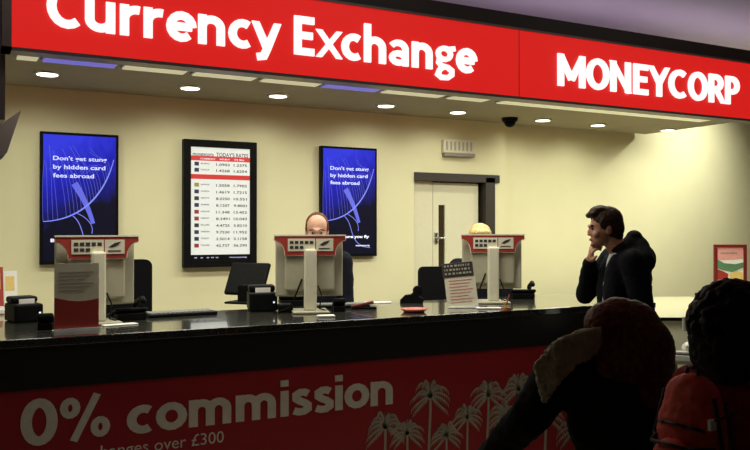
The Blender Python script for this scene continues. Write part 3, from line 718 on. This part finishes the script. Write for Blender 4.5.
# ------------------------------------------------------------------ side desk at right
def rotbox(c, sx, sy, z0, z1, bev=0): pass
dc = Q(735, 7.42); dt = thing('side_desk', 'wide pale desk by the right wall behind the customers', 'desk', (dc.x, dc.y, 0), -YAW)
dxl = -1.35; dxr = 1.0
b = B(); box(b, dxl, dxr, -1.0, 1.0, .87, .9, .004); obj('desktop', b, 'desk_laminate', dt)
b = B(); box(b, dxl + .03, dxr - .03, -.97, -.94, .12, .87); obj('front_panel', b, 'door_paint', dt)
for sx in (dxl + .03, dxr - .07):
    for sy in (-.93, .93): b = B(); box(b, sx, sx + .04, sy - .02, sy + .02, 0, .87); obj('leg', b, 'grey_plastic', dt)
b = B(); box(b, dxl, dxr, -1.008, -1.0, .872, .898); obj('edge_strip', b, 'black_plastic', dt)
# framed poster on desk
p = Q(730, 8.15, .902); t = thing('framed_poster', 'framed poster with dark red frame standing above the dark-haired head', 'poster', p, -YAW)
Wp, Hp = .335, .55
b = B(); box(b, -Wp/2, Wp/2, -.012, .012, 0, .04, .003); box(b, -Wp/2, Wp/2, -.012, .012, Hp-.03, Hp, .003); box(b, -Wp/2, -Wp/2+.035, -.012, .012, .04, Hp-.03, .003); box(b, Wp/2-.035, Wp/2, -.012, .012, .04, Hp-.03, .003); obj('frame', b, 'frame_red', t)
b = B(); box(b, -Wp/2+.03, Wp/2-.03, -.004, .004, .035, Hp-.025); pp = obj('print', b, 'white_paper', t)
b = B(); prism(b, [(-.137, .39), (.137, .41), (.137, .52), (-.137, .52)], -.006, -.004); obj('pink_field', b, 'print_pink', pp)
b = B(); prism(b, [(-.137, .40), (-.06, .36), (.05, .35), (.137, .37), (.137, .32), (.02, .27), (-.08, .29), (-.137, .31)], -.007, -.005); obj('green_band', b, 'print_green', pp)
b = B(); prism(b, [(-.137, .30), (-.08, .28), (-.02, .25), (-.03, .20), (-.137, .19)], -.007, -.005); obj('red_field', b, 'print_red', pp)
b = B(); prism(b, [(-.01, .25), (.06, .28), (.137, .26), (.137, .16), (.0, .17)], -.007, -.005); obj('yellow_field', b, 'print_yellow', pp)
b = B(); box(b, -.10, .07, -.007, -.006, .455, .47); box(b, -.09, .08, -.007, -.006, .10, .11); obj('printed_line', b, 'print_grey', pp)
b = B(); cyl(b, (0, .01, .35), (0, .16, 0), .008); obj('easel_leg', b, 'black_plastic', t)
# small dark tray
p = Q(702, 8.25, .9); b = B(); box(b, -.06, .06, -.05, .05, 0, .05, .008); o = obj('card_box', b, 'black_plastic'); o.location = p; o.rotation_euler = (0, 0, -YAW); tag(o, 'small black box on the side desk left of the framed poster', 'box')
# low table with grey display and white phone
p = Q(690, 5.75); tt = thing('low_table', 'small pale table glimpsed between the two nearest people', 'table', p, -YAW)
b = B(); box(b, -.20, .28, -.16, .16, .66, .69, .004); obj('tabletop', b, 'cream', tt)
for sx in (-.18, .24):
    for sy in (-.14, .14): b = B(); box(b, sx, sx + .03, sy - .015, sy + .015, 0, .66); obj('leg', b, 'grey_plastic', tt)
p = Q(692, 5.86, .69); t = thing('table_display', 'small grey display on the low table right of the long-haired person', 'display', p, -YAW)
b = B(); box(b, -.07, .07, -.012, .012, .17, .275, .004); obj('display_panel', b, 'grey_plastic', t)
b = B(); box(b, -.06, .06, -.014, -.012, .18, .265); obj('display', b, 'print_grey', t)
b = B(); box(b, -.012, .012, -.01, .01, .01, .18); box(b, -.05, .05, -.04, .04, 0, .012, .003); obj('stand', b, 'black_plastic', t)
phone(Q(676, 5.64, .69), R(-YAW * 0 + 140), 'white telephone on the low table between the two nearest people', 'white_paper')

# ------------------------------------------------------------------ people
def head(bm, T, s=1.0, female=False):
    """T: matrix placing a head whose face looks along +y, centre of skull at origin"""
    def E(c, r): sph(bm, Vector(c) * s, [k * s for k in r], 20, T)
    E((0, -.012, .03), (.076, .094, .088)); E((0, .018, -.02), (.064, .074, .09)); E((0, .045, -.075), (.042, .045, .035))
    E((0, .088, .022), (.040, .013, .012)); E((0, .092, -.016), (.010, .017, .024)); E((0, .098, -.030), (.014, .013, .010))
    E((0, .085, -.062), (.024, .012, .010)); E((0, .083, -.095), (.020, .016, .014))
    for sx in (-1, 1):
        E((sx * .045, .062, -.03), (.022, .022, .024)); E((sx * .077, -.008, -.012), (.010, .020, .032))
def face(T, parent, s=1.0):
    for sx in (-1, 1):
        b = B(); sph(b, Vector((sx * .030, .079, .004)) * s, .0085 * s, 12, T); obj('eye', b, 'eye', parent, True)
        b = B()
        for k in range(5): sph(b, Vector((sx * (.014 + k * .009), .092 - k * .0035, .026 + .003 * math.sin(k))) * s, (.007, .005, .0045), 8, T)
        obj('eyebrow', b, 'hair_dark', parent, True)
    b = B(); sph(b, Vector((0, .094, -.058)) * s, (.020 * s, .007 * s, .004 * s), 12, T); sph(b, Vector((0, .093, -.066)) * s, (.017 * s, .008 * s, .005 * s), 12, T); obj('lips', b, 'lips', parent, True)
def hand(bm, w, d, up, s=1.0, curl=0.6):
    """hand from wrist w, pointing along d, palm normal 'up'"""
    d = Vector(d).normalized(); up = Vector(up); up = (up - d * up.dot(d)).normalized(); sd = d.cross(up)
    w = Vector(w)
    sph_m = Matrix((( sd.x, d.x, up.x, 0), (sd.y, d.y, up.y, 0), (sd.z, d.z, up.z, 0), (0, 0, 0, 1)))
    sph(bm, (0, 0, 0), (.040 * s, .050 * s, .016 * s), 16, Matrix.Translation(w + d * .05 * s) @ sph_m)
    cap(bm, w - d * .02 * s, w + d * .02 * s, .026 * s, .024 * s)
    for i, (o, L) in enumerate(((-.029, .068), (-.010, .078), (.010, .073), (.028, .058))):
        a0 = w + d * (.085 * s) + sd * o * s
        c1 = curl; d1 = (d * math.cos(c1 * .6) + up * math.sin(c1 * .6)); d2 = (d * math.cos(c1 * 1.7) + up * math.sin(c1 * 1.7)); d3 = (d * math.cos(c1 * 2.6) + up * math.sin(c1 * 2.6))
        p1 = a0 + d1 * L * .45 * s; p2 = p1 + d2 * L * .33 * s; p3 = p2 + d3 * L * .25 * s
        chain(bm, [a0 - d * .02 * s, a0, p1, p2, p3], [.010 * s, .0095 * s, .009 * s, .008 * s, .0072 * s], 10)
    t0 = w + d * .025 * s - sd * .03 * s; t1 = t0 + (d * .7 - sd * .6 + up * .2).normalized() * .036 * s; t2 = t1 + (d * .9 - sd * .15 + up * .35).normalized() * .03 * s
    chain(bm, [t0, t1, t2], [.014 * s, .011 * s, .009 * s], 10)
def legs(bm, hipz, rs, spread=.1, y=0, feet=True, off=0.0):
    for sx in (-1, 1):
        chain(bm, [(sx * spread * .9, y, hipz), (sx * spread, y + .02, hipz * .54), (sx * spread, y - .01, .09 + off)], rs)
def shoes(parent, spread, y, m='shoe'):
    for sx in (-1, 1):
        b = B(); cap(b, (sx * spread, y - .05, .045), (sx * (spread + .015), y + .14, .035), .045, .038); sph(b, (sx * spread, y - .02, .07), (.045, .055, .05)); box(b, sx * (spread + .005) - .045, sx * (spread + .005) + .045, y - .09, y + .17, 0, .02, .008)
        blob('shoe', b, m, parent, .008, 3)

def Tloc(root):
    return (Matrix.Translation(root.location) @ root.rotation_euler.to_matrix().to_4x4()).inverted()

# --- the man in the black jacket, in profile, chin on his hand
mp = Q(627, 5.0); man = thing('person', 'person in black hooded jacket seen in profile, chin resting on his hand', 'person', (mp.x, mp.y, 0), R(62))
I = Tloc(man)
hc = I @ Q(604.5, 5.0, 1.612); hc.x = max(hc.x, .0)
el = I @ Vector((3.735, 4.05, CT + .05)); 
TH = Matrix.Translation(hc) @ Matrix.Rotation(R(-6), 4, 'X') @ Matrix.Rotation(R(-4), 4, 'Z')
chin = TH @ Vector((.02, .085, -.115))
wr = chin + (el - chin).normalized() * .10
shR, shL = Vector((.185, .035, 1.41)), Vector((-.185, .02, 1.40))
b = B(); head(b, TH, 1.0)
chain(b, [hc + Vector((0, -.03, -.05)), (0, .05, 1.47), (0, .01, 1.38)], [.058, .06, .08])
chain(b, [(0, 0, 1.36), (0, .0, 1.15), (0, 0, .95)], [.11, .11, .12])
chain(b, [(.0, .02, 1.38), shR, el, wr], [.08, .06, .042, .028]); eL = Vector((-.25, -.02, 1.12)); wL = Vector((-.16, .18, 1.0))
chain(b, [(.0, .02, 1.38), shL, eL, wL], [.08, .06, .042, .028])
hand(b, wr, (chin - wr), Vector((-.2, -1, .2)), 1.0, .9); hand(b, wL, (.2, .6, -.4), (.5, -.3, -.5), 1.0, .6)
legs(b, .92, [.085, .058, .04]); body = blob('body', b, 'skin', man, .006, 3)
face(TH, man)
b = B(); H = lambda c, r: sph(b, Vector(c), r, 20, TH)
H((0, -.022, .048), (.086, .098, .088)); H((0, -.045, .0), (.082, .078, .085)); H((0, .055, .098), (.055, .042, .024)); H((.03, .072, .088), (.035, .032, .018)); H((0, -.06, -.05), (.06, .05, .05)); H((0, .02, .115), (.06, .06, .03))
for sx in (-1, 1): H((sx * .074, .012, .03), (.012, .03, .04))
blob('hair', b, 'hair_dark', man, .006, 2, .008, .02)
b = B(); chain(b, [(0, .055, 1.40), (0, .075, 1.25), (0, .07, 1.0)], [.07, .075, .085]); sph(b, (0, .05, 1.45), (.07, .06, .03)); blob('shirt', b, 'shirt_white', man, .008, 4)
b = B()
sph(b, (0, -.01, 1.30), (.19, .135, .17)); sph(b, (0, -.015, 1.12), (.195, .14, .2)); sph(b, (0, -.01, .93), (.20, .145, .16))
sph(b, (.09, .085, 1.2), (.085, .08, .24)); sph(b, (-.085, .095, 1.2), (.085, .08, .26)); sph(b, (-.1, .07, .95), (.09, .07, .15)); sph(b, (.1, .07, .95), (.09, .07, .15))
chain(b, [(.08, 0, 1.40), shR, el + Vector((0, 0, .015)), wr + (el - wr).normalized() * .035], [.09, .085, .060, .046])
chain(b, [(-.08, 0, 1.40), shL, eL, wL], [.09, .085, .065, .045])
# hood and raised collar
sph(b, (0, -.045, 1.50), (.11, .085, .07)); sph(b, (0, -.045, 1.56), (.075, .045, .04)); sph(b, (0, -.07, 1.42), (.165, .10, .10)); sph(b, (0, .03, 1.485), (.09, .09, .05)); chain(b, [(.05, -.06, 1.50), (.16, -.05, 1.40)], [.06, .07]); chain(b, [(-.05, -.06, 1.50), (-.16, -.05, 1.40)], [.06, .07])
blob('jacket', b, 'jacket_black', man, .009, 5, .012, .06)
b = B(); legs(b, .9, [.115, .085, .07]); sph(b, (0, 0, .9), (.17, .12, .12)); blob('trousers', b, 'trousers', man, .012, 5)
shoes(man, .1, 0)

# --- long-haired person in dark coat, seen from behind
wp = Q(624, 3.06); wo = thing('person', 'long-haired person in dark olive coat leaning at the counter, back to us', 'person', (wp.x, wp.y, 0), -YAW)
I = Tloc(wo)
def LQ(px, py, zc): zc *= 1.075; return I @ Q(px, zc, EYE + (HOR - py) / F * zc)
hc = LQ(630, 336, 2.85)
TH = Matrix.Translation(hc) @ Matrix.Rotation(R(-24), 4, 'X') @ Matrix.Rotation(R(14), 4, 'Y')
shl, shr = LQ(566, 366, 2.82), LQ(652, 392, 2.9); neck = LQ(618, 375, 2.85)
ell, wrl = LQ(528, 418, 2.85), LQ(486, 462, 3.05)
elr, wrr = LQ(650, 452, 3.05), LQ(620, 480, 3.25)
b = B(); head(b, TH, .98); chain(b, [hc + Vector((0, -.02, -.05)), neck], [.055, .065]); 
chest = Vector((-.06, .0, .98)); hip = Vector((-.02, -.05, .80))
chain(b, [neck, chest, hip], [.09, .11, .12])
chain(b, [neck, shl, ell, wrl], [.07, .055, .04, .026]); chain(b, [neck, shr, elr, wrr], [.07, .055, .04, .026])
hand(b, wrl, wrl - ell, (0, .3, -1), .92, .5); hand(b, wrr, wrr - elr, (0, .3, -1), .92, .5)
legs(b, .78, [.085, .055, .038], .09, -.05); blob('body', b, 'skin_pale', wo, .007, 3); face(TH, wo, .98)
b = B()
chain(b, [neck + Vector((0, -.0, -.02)), chest, hip], [.115, .165, .17]); sph(b, (chest + hip) / 2, (.19, .15, .2)); sph(b, hip + Vector((0, 0, -.12)), (.2, .16, .2))
chain(b, [neck, shl, ell, wrl], [.10, .098, .078, .058]); chain(b, [neck, shr, elr, wrr], [.10, .088, .075, .055])
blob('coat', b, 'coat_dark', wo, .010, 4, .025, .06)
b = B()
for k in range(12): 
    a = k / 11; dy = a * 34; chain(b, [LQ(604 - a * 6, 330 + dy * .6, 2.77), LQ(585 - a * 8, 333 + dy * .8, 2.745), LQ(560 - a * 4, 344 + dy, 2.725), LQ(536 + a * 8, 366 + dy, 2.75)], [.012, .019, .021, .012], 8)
blob('coat_sheen', b, 'coat_sheen_grey', wo, .006, 0, .022, .010)  # pale strands paint the olive sheen on the coat's shoulder
b = B()
H = lambda px, py, zc, r: sph(b, LQ(px, py, zc), [q * 1.07 for q in r], 20)
H(628, 334, 2.85, (.125, .12, .125)); H(608, 325, 2.83, (.085, .09, .085)); H(618, 322, 2.84, (.09, .09, .09)); H(640, 350, 2.82, (.12, .11, .13)); H(645, 378, 2.79, (.095, .09, .11)); H(638, 400, 2.77, (.08, .07, .09)); H(655, 365, 2.82, (.065, .08, .10)); H(622, 365, 2.76, (.10, .06, .10))
for k in range(26):
    a = k / 25; x0 = 590 + a * 72; y0 = 312 + abs(a - .4) ** 1.6 * 60
    zz = 2.74 + random.uniform(-.015, .015)
    chain(b, [LQ(x0 * .6 + 630 * .4, y0, 2.76), LQ(x0 * .7 + 634 * .3 + 4, y0 + 45, zz), LQ(x0 * .6 + 636 * .4 + 3, y0 + 78 + random.uniform(-8, 10), zz)], [.012, .014, .006], 8)
blob('hair', b, 'hair_brown', wo, .007, 2, .008, .012)
b = B(); legs(b, .76, [.11, .075, .06], .09, -.05); blob('trousers', b, 'trousers', wo, .012, 5)
shoes(wo, .09, -.05)

def LQ(px, py, zc): return I @ Q(px, zc, EYE + (HOR - py) / F * zc)
# --- right person: dark curly hair, red top, backpack
rp = Q(742, 2.45); ro = thing('person', 'dark curly-haired person in red and navy with a red backpack, at right edge', 'person', (rp.x, rp.y, 0), -YAW - R(60))
I = Tloc(ro)
hc = LQ(738, 331, 2.45)
TH = Matrix.Translation(hc) @ Matrix.Rotation(R(-8), 4, 'X')
nk = hc + Vector((0, -.03, -.15)); ch = Vector((0, -.02, hc.z - .38)); hp = Vector((0, 0, hc.z - .60))
sl, sr = Vector((-.16, -.01, hc.z - .20)), Vector((.16, -.01, hc.z - .20))
el_, er_ = sl + Vector((-.06, .02, -.24)), sr + Vector((.06, .02, -.24)); wl_, wr_ = el_ + Vector((.04, .2, .02)), er_ + Vector((-.04, .2, .02))
b = B(); head(b, TH, .95); chain(b, [hc + Vector((0, -.02, -.05)), nk, ch, hp], [.05, .055, .10, .11])
chain(b, [nk, sl, el_, wl_], [.06, .05, .037, .025]); chain(b, [nk, sr, er_, wr_], [.06, .05, .037, .025])
hand(b, wl_, (.1, 1, .1), (0, 0, -1), .85, .6); hand(b, wr_, (-.1, 1, .1), (0, 0, -1), .85, .6)
legs(b, hp.z, [.085, .055, .038], .085); blob('body', b, 'skin', ro, .007, 3); face(TH, ro, .95)
b = B(); chain(b, [nk + Vector((0, 0, -.05)), ch, hp + Vector((0, 0, -.05))], [.09, .145, .15]); sph(b, ch, (.18, .13, .2)); sph(b, nk + Vector((0, 0, -.01)), (.10, .09, .05))
chain(b, [nk + Vector((0, 0, -.06)), sr, er_], [.08, .078, .062]); chain(b, [nk + Vector((0, 0, -.06)), sl, el_], [.08, .078, .062])
blob('jacket', b, 'jacket_red', ro, .010, 4, .016, .06)
b = B(); chain(b, [el_ + Vector((0, 0, .1)), el_, wl_], [.068, .068, .05]); chain(b, [er_ + Vector((0, 0, .1)), er_, wr_], [.068, .068, .05]); blob('sleeve', b, 'navy', ro, .010, 4, .01, .05)
b = B(); rr = random.Random(11)
sph(b, hc + Vector((0, -.03, .035)), (.105, .11, .10)); sph(b, hc + Vector((0, -.07, -.06)), (.11, .08, .11))
for k in range(420):
    th, ph = rr.uniform(0, 2 * math.pi), rr.uniform(-.75, 1.45); d = Vector((math.cos(ph) * math.cos(th), math.cos(ph) * math.sin(th), math.sin(ph)))
    if d.y > .45 and d.z < .6: continue
    c = hc + Vector((d.x * .118, d.y * .122 - .03, d.z * .125 + .02)); sph(b, c, rr.uniform(.012, .020), 8)
blob('hair', b, 'hair_black', ro, .006, 1, .008, .015)
b = B(); legs(b, hp.z - .02, [.11, .075, .06], .085); sph(b, hp, (.15, .12, .1)); blob('trousers', b, 'trousers', ro, .012, 5)
shoes(ro, .085, 0)
# backpack (own thing, worn on the back)
bp_c = ro.matrix_basis @ Vector((0, -.19, hc.z - .62))
bp_c.z = .84; bk = thing('backpack', 'small orange-red backpack with white tag and dark straps on the right person', 'backpack', bp_c, ro.rotation_euler.z + R(180)); bk.scale = (.78, .78, .78)
b = B(); sph(b, (0, .055, .21), (.145, .085, .21)); sph(b, (0, .06, .10), (.15, .09, .11)); sph(b, (0, .05, .34), (.12, .07, .10)); pk = blob('pack_body', b, 'pack_red', bk, .008, 4, .012, .05)
b = B(); sph(b, (0, .145, .12), (.105, .04, .09)); blob('pocket', b, 'pack_red', bk, .007, 3)
b = B(); tube(b, [(-.10, .115, .25), (-.05, .142, .26), (.05, .142, .26), (.10, .115, .25)], .006); tube(b, [(-.13, .09, .06), (-.15, .08, .2), (-.11, .07, .36)], .008); tube(b, [(.13, .09, .06), (.15, .08, .2), (.11, .07, .36)], .008); tube(b, [(-.145, .075, .19), (-.08, .18, .19), (.08, .18, .19), (.145, .075, .19)], .007); obj('strap', b, 'strap', bk, True)
b = B(); box(b, -.134, -.118, .088, .120, .258, .298, .003); obj('tag', b, 'white_paper', bk)
b = B(); tube(b, [(-.03, .05, .42), (-.02, .05, .46), (.02, .05, .46), (.03, .05, .42)], .007); obj('grab_handle', b, 'strap', bk, True)
b = B(); sph(b, (-.12, .07, .12), (.05, .065, .09)); blob('pocket', b, 'pack_red', bk, .006, 3)
b = B(); tube(b, [(-.148, .0, .32), (-.158, .05, .31), (-.145, .11, .30)], .006); tube(b, [(-.172, .03, .15), (-.176, .07, .17), (-.168, .11, .15)], .005); tube(b, [(-.15, .02, .08), (-.165, .04, .2), (-.14, .05, .35)], .007); obj('zip', b, 'strap', bk, True)

# --- staff
def staff(px, v, top, hairm, label, bald, skin='skin_pale'):
    p = P(px, 0, v); t = thing('person', label, 'person', (p.x, v, 0), R(180) - math.atan2(p.x, v) if True else 0)
    hz = top - (.118 if bald else .128); hc = Vector((0, .03, hz)); T = Matrix.Translation(hc) @ Matrix.Rotation(R(-14), 4, 'X')
    nk = Vector((0, 0, hz - .16)); ch = Vector((0, 0, hz - .38)); hp = Vector((0, 0, hz - .66))
    b = B(); head(b, T); chain(b, [hc + Vector((0, -.02, -.05)), nk, ch, hp], [.055, .06, .11, .12])
    for sx in (-1, 1):
        s = Vector((sx * .18, 0, hz - .22)); e = s + Vector((sx * .03, .05, -.28)); w_ = e + Vector((-sx * .05, .10, -.12)); chain(b, [nk, s, e, w_], [.07, .055, .04, .027]); hand(b, w_, (-sx * .2, 1, -.1), (0, 0, -1), 1, .5)
    legs(b, hp.z, [.09, .058, .04]); blob('body', b, skin, t, .009, 3); face(T, t)
    b = B()
    if bald:
        sph(b, (0, -.045, .042), (.083, .082, .085), 20, T)
        for sx in (-1, 1): sph(b, (sx * .074, -.01, .02), (.011, .03, .045), 12, T)
    else:
        sph(b, (0, -.02, .05), (.092, .10, .088), 20, T); sph(b, (0, -.05, -.05), (.09, .07, .12), 20, T); sph(b, (.03, .05, .085), (.05, .045, .03), 12, T); sph(b, (-.03, .05, .08), (.05, .04, .03), 12, T)
    blob('hair', b, hairm, t, .007, 2, .008, .02)
    b = B(); chain(b, [nk + Vector((0, 0, -.06)), ch, hp], [.10, .15, .15]); sph(b, ch, (.19, .125, .2))
    for sx in (-1, 1):
        s = Vector((sx * .18, 0, hz - .22)); e = s + Vector((sx * .03, .05, -.28)); w_ = e + Vector((-sx * .05, .10, -.12)); chain(b, [nk + Vector((0, 0, -.07)), s, e, w_], [.08, .08, .058, .042])
    blob('shirt', b, 'navy', t, .011, 4, .01, .06)
    b = B(); legs(b, hp.z, [.11, .08, .065]); sph(b, hp, (.16, .12, .1)); blob('trousers', b, 'trousers', t, .012, 5); shoes(t, .1, 0)
staff(317, 5.3, 1.712, 'hair_brown', 'balding person facing us behind the middle monitor, only forehead showing', True)
staff(480, 5.3, 1.642, 'hair_blond', 'blond person behind the right monitor, only top of hair showing', False)

# spotlight fixture over right wall
t = thing('spotlight', 'small spotlight washing the right wall beyond the soffit', 'spotlight', (7.95, 5.70, 3.3))
b = B(); cyl(b, (0, -.06, .10), (0, .03, -.02), .045, .055, 16); obj('lamp_housing', b, 'black_plastic', t)
b = B(); cyl(b, (0, -.03, .06), (0, -.03, .3), .012); obj('mounting_arm', b, 'black_plastic', t)
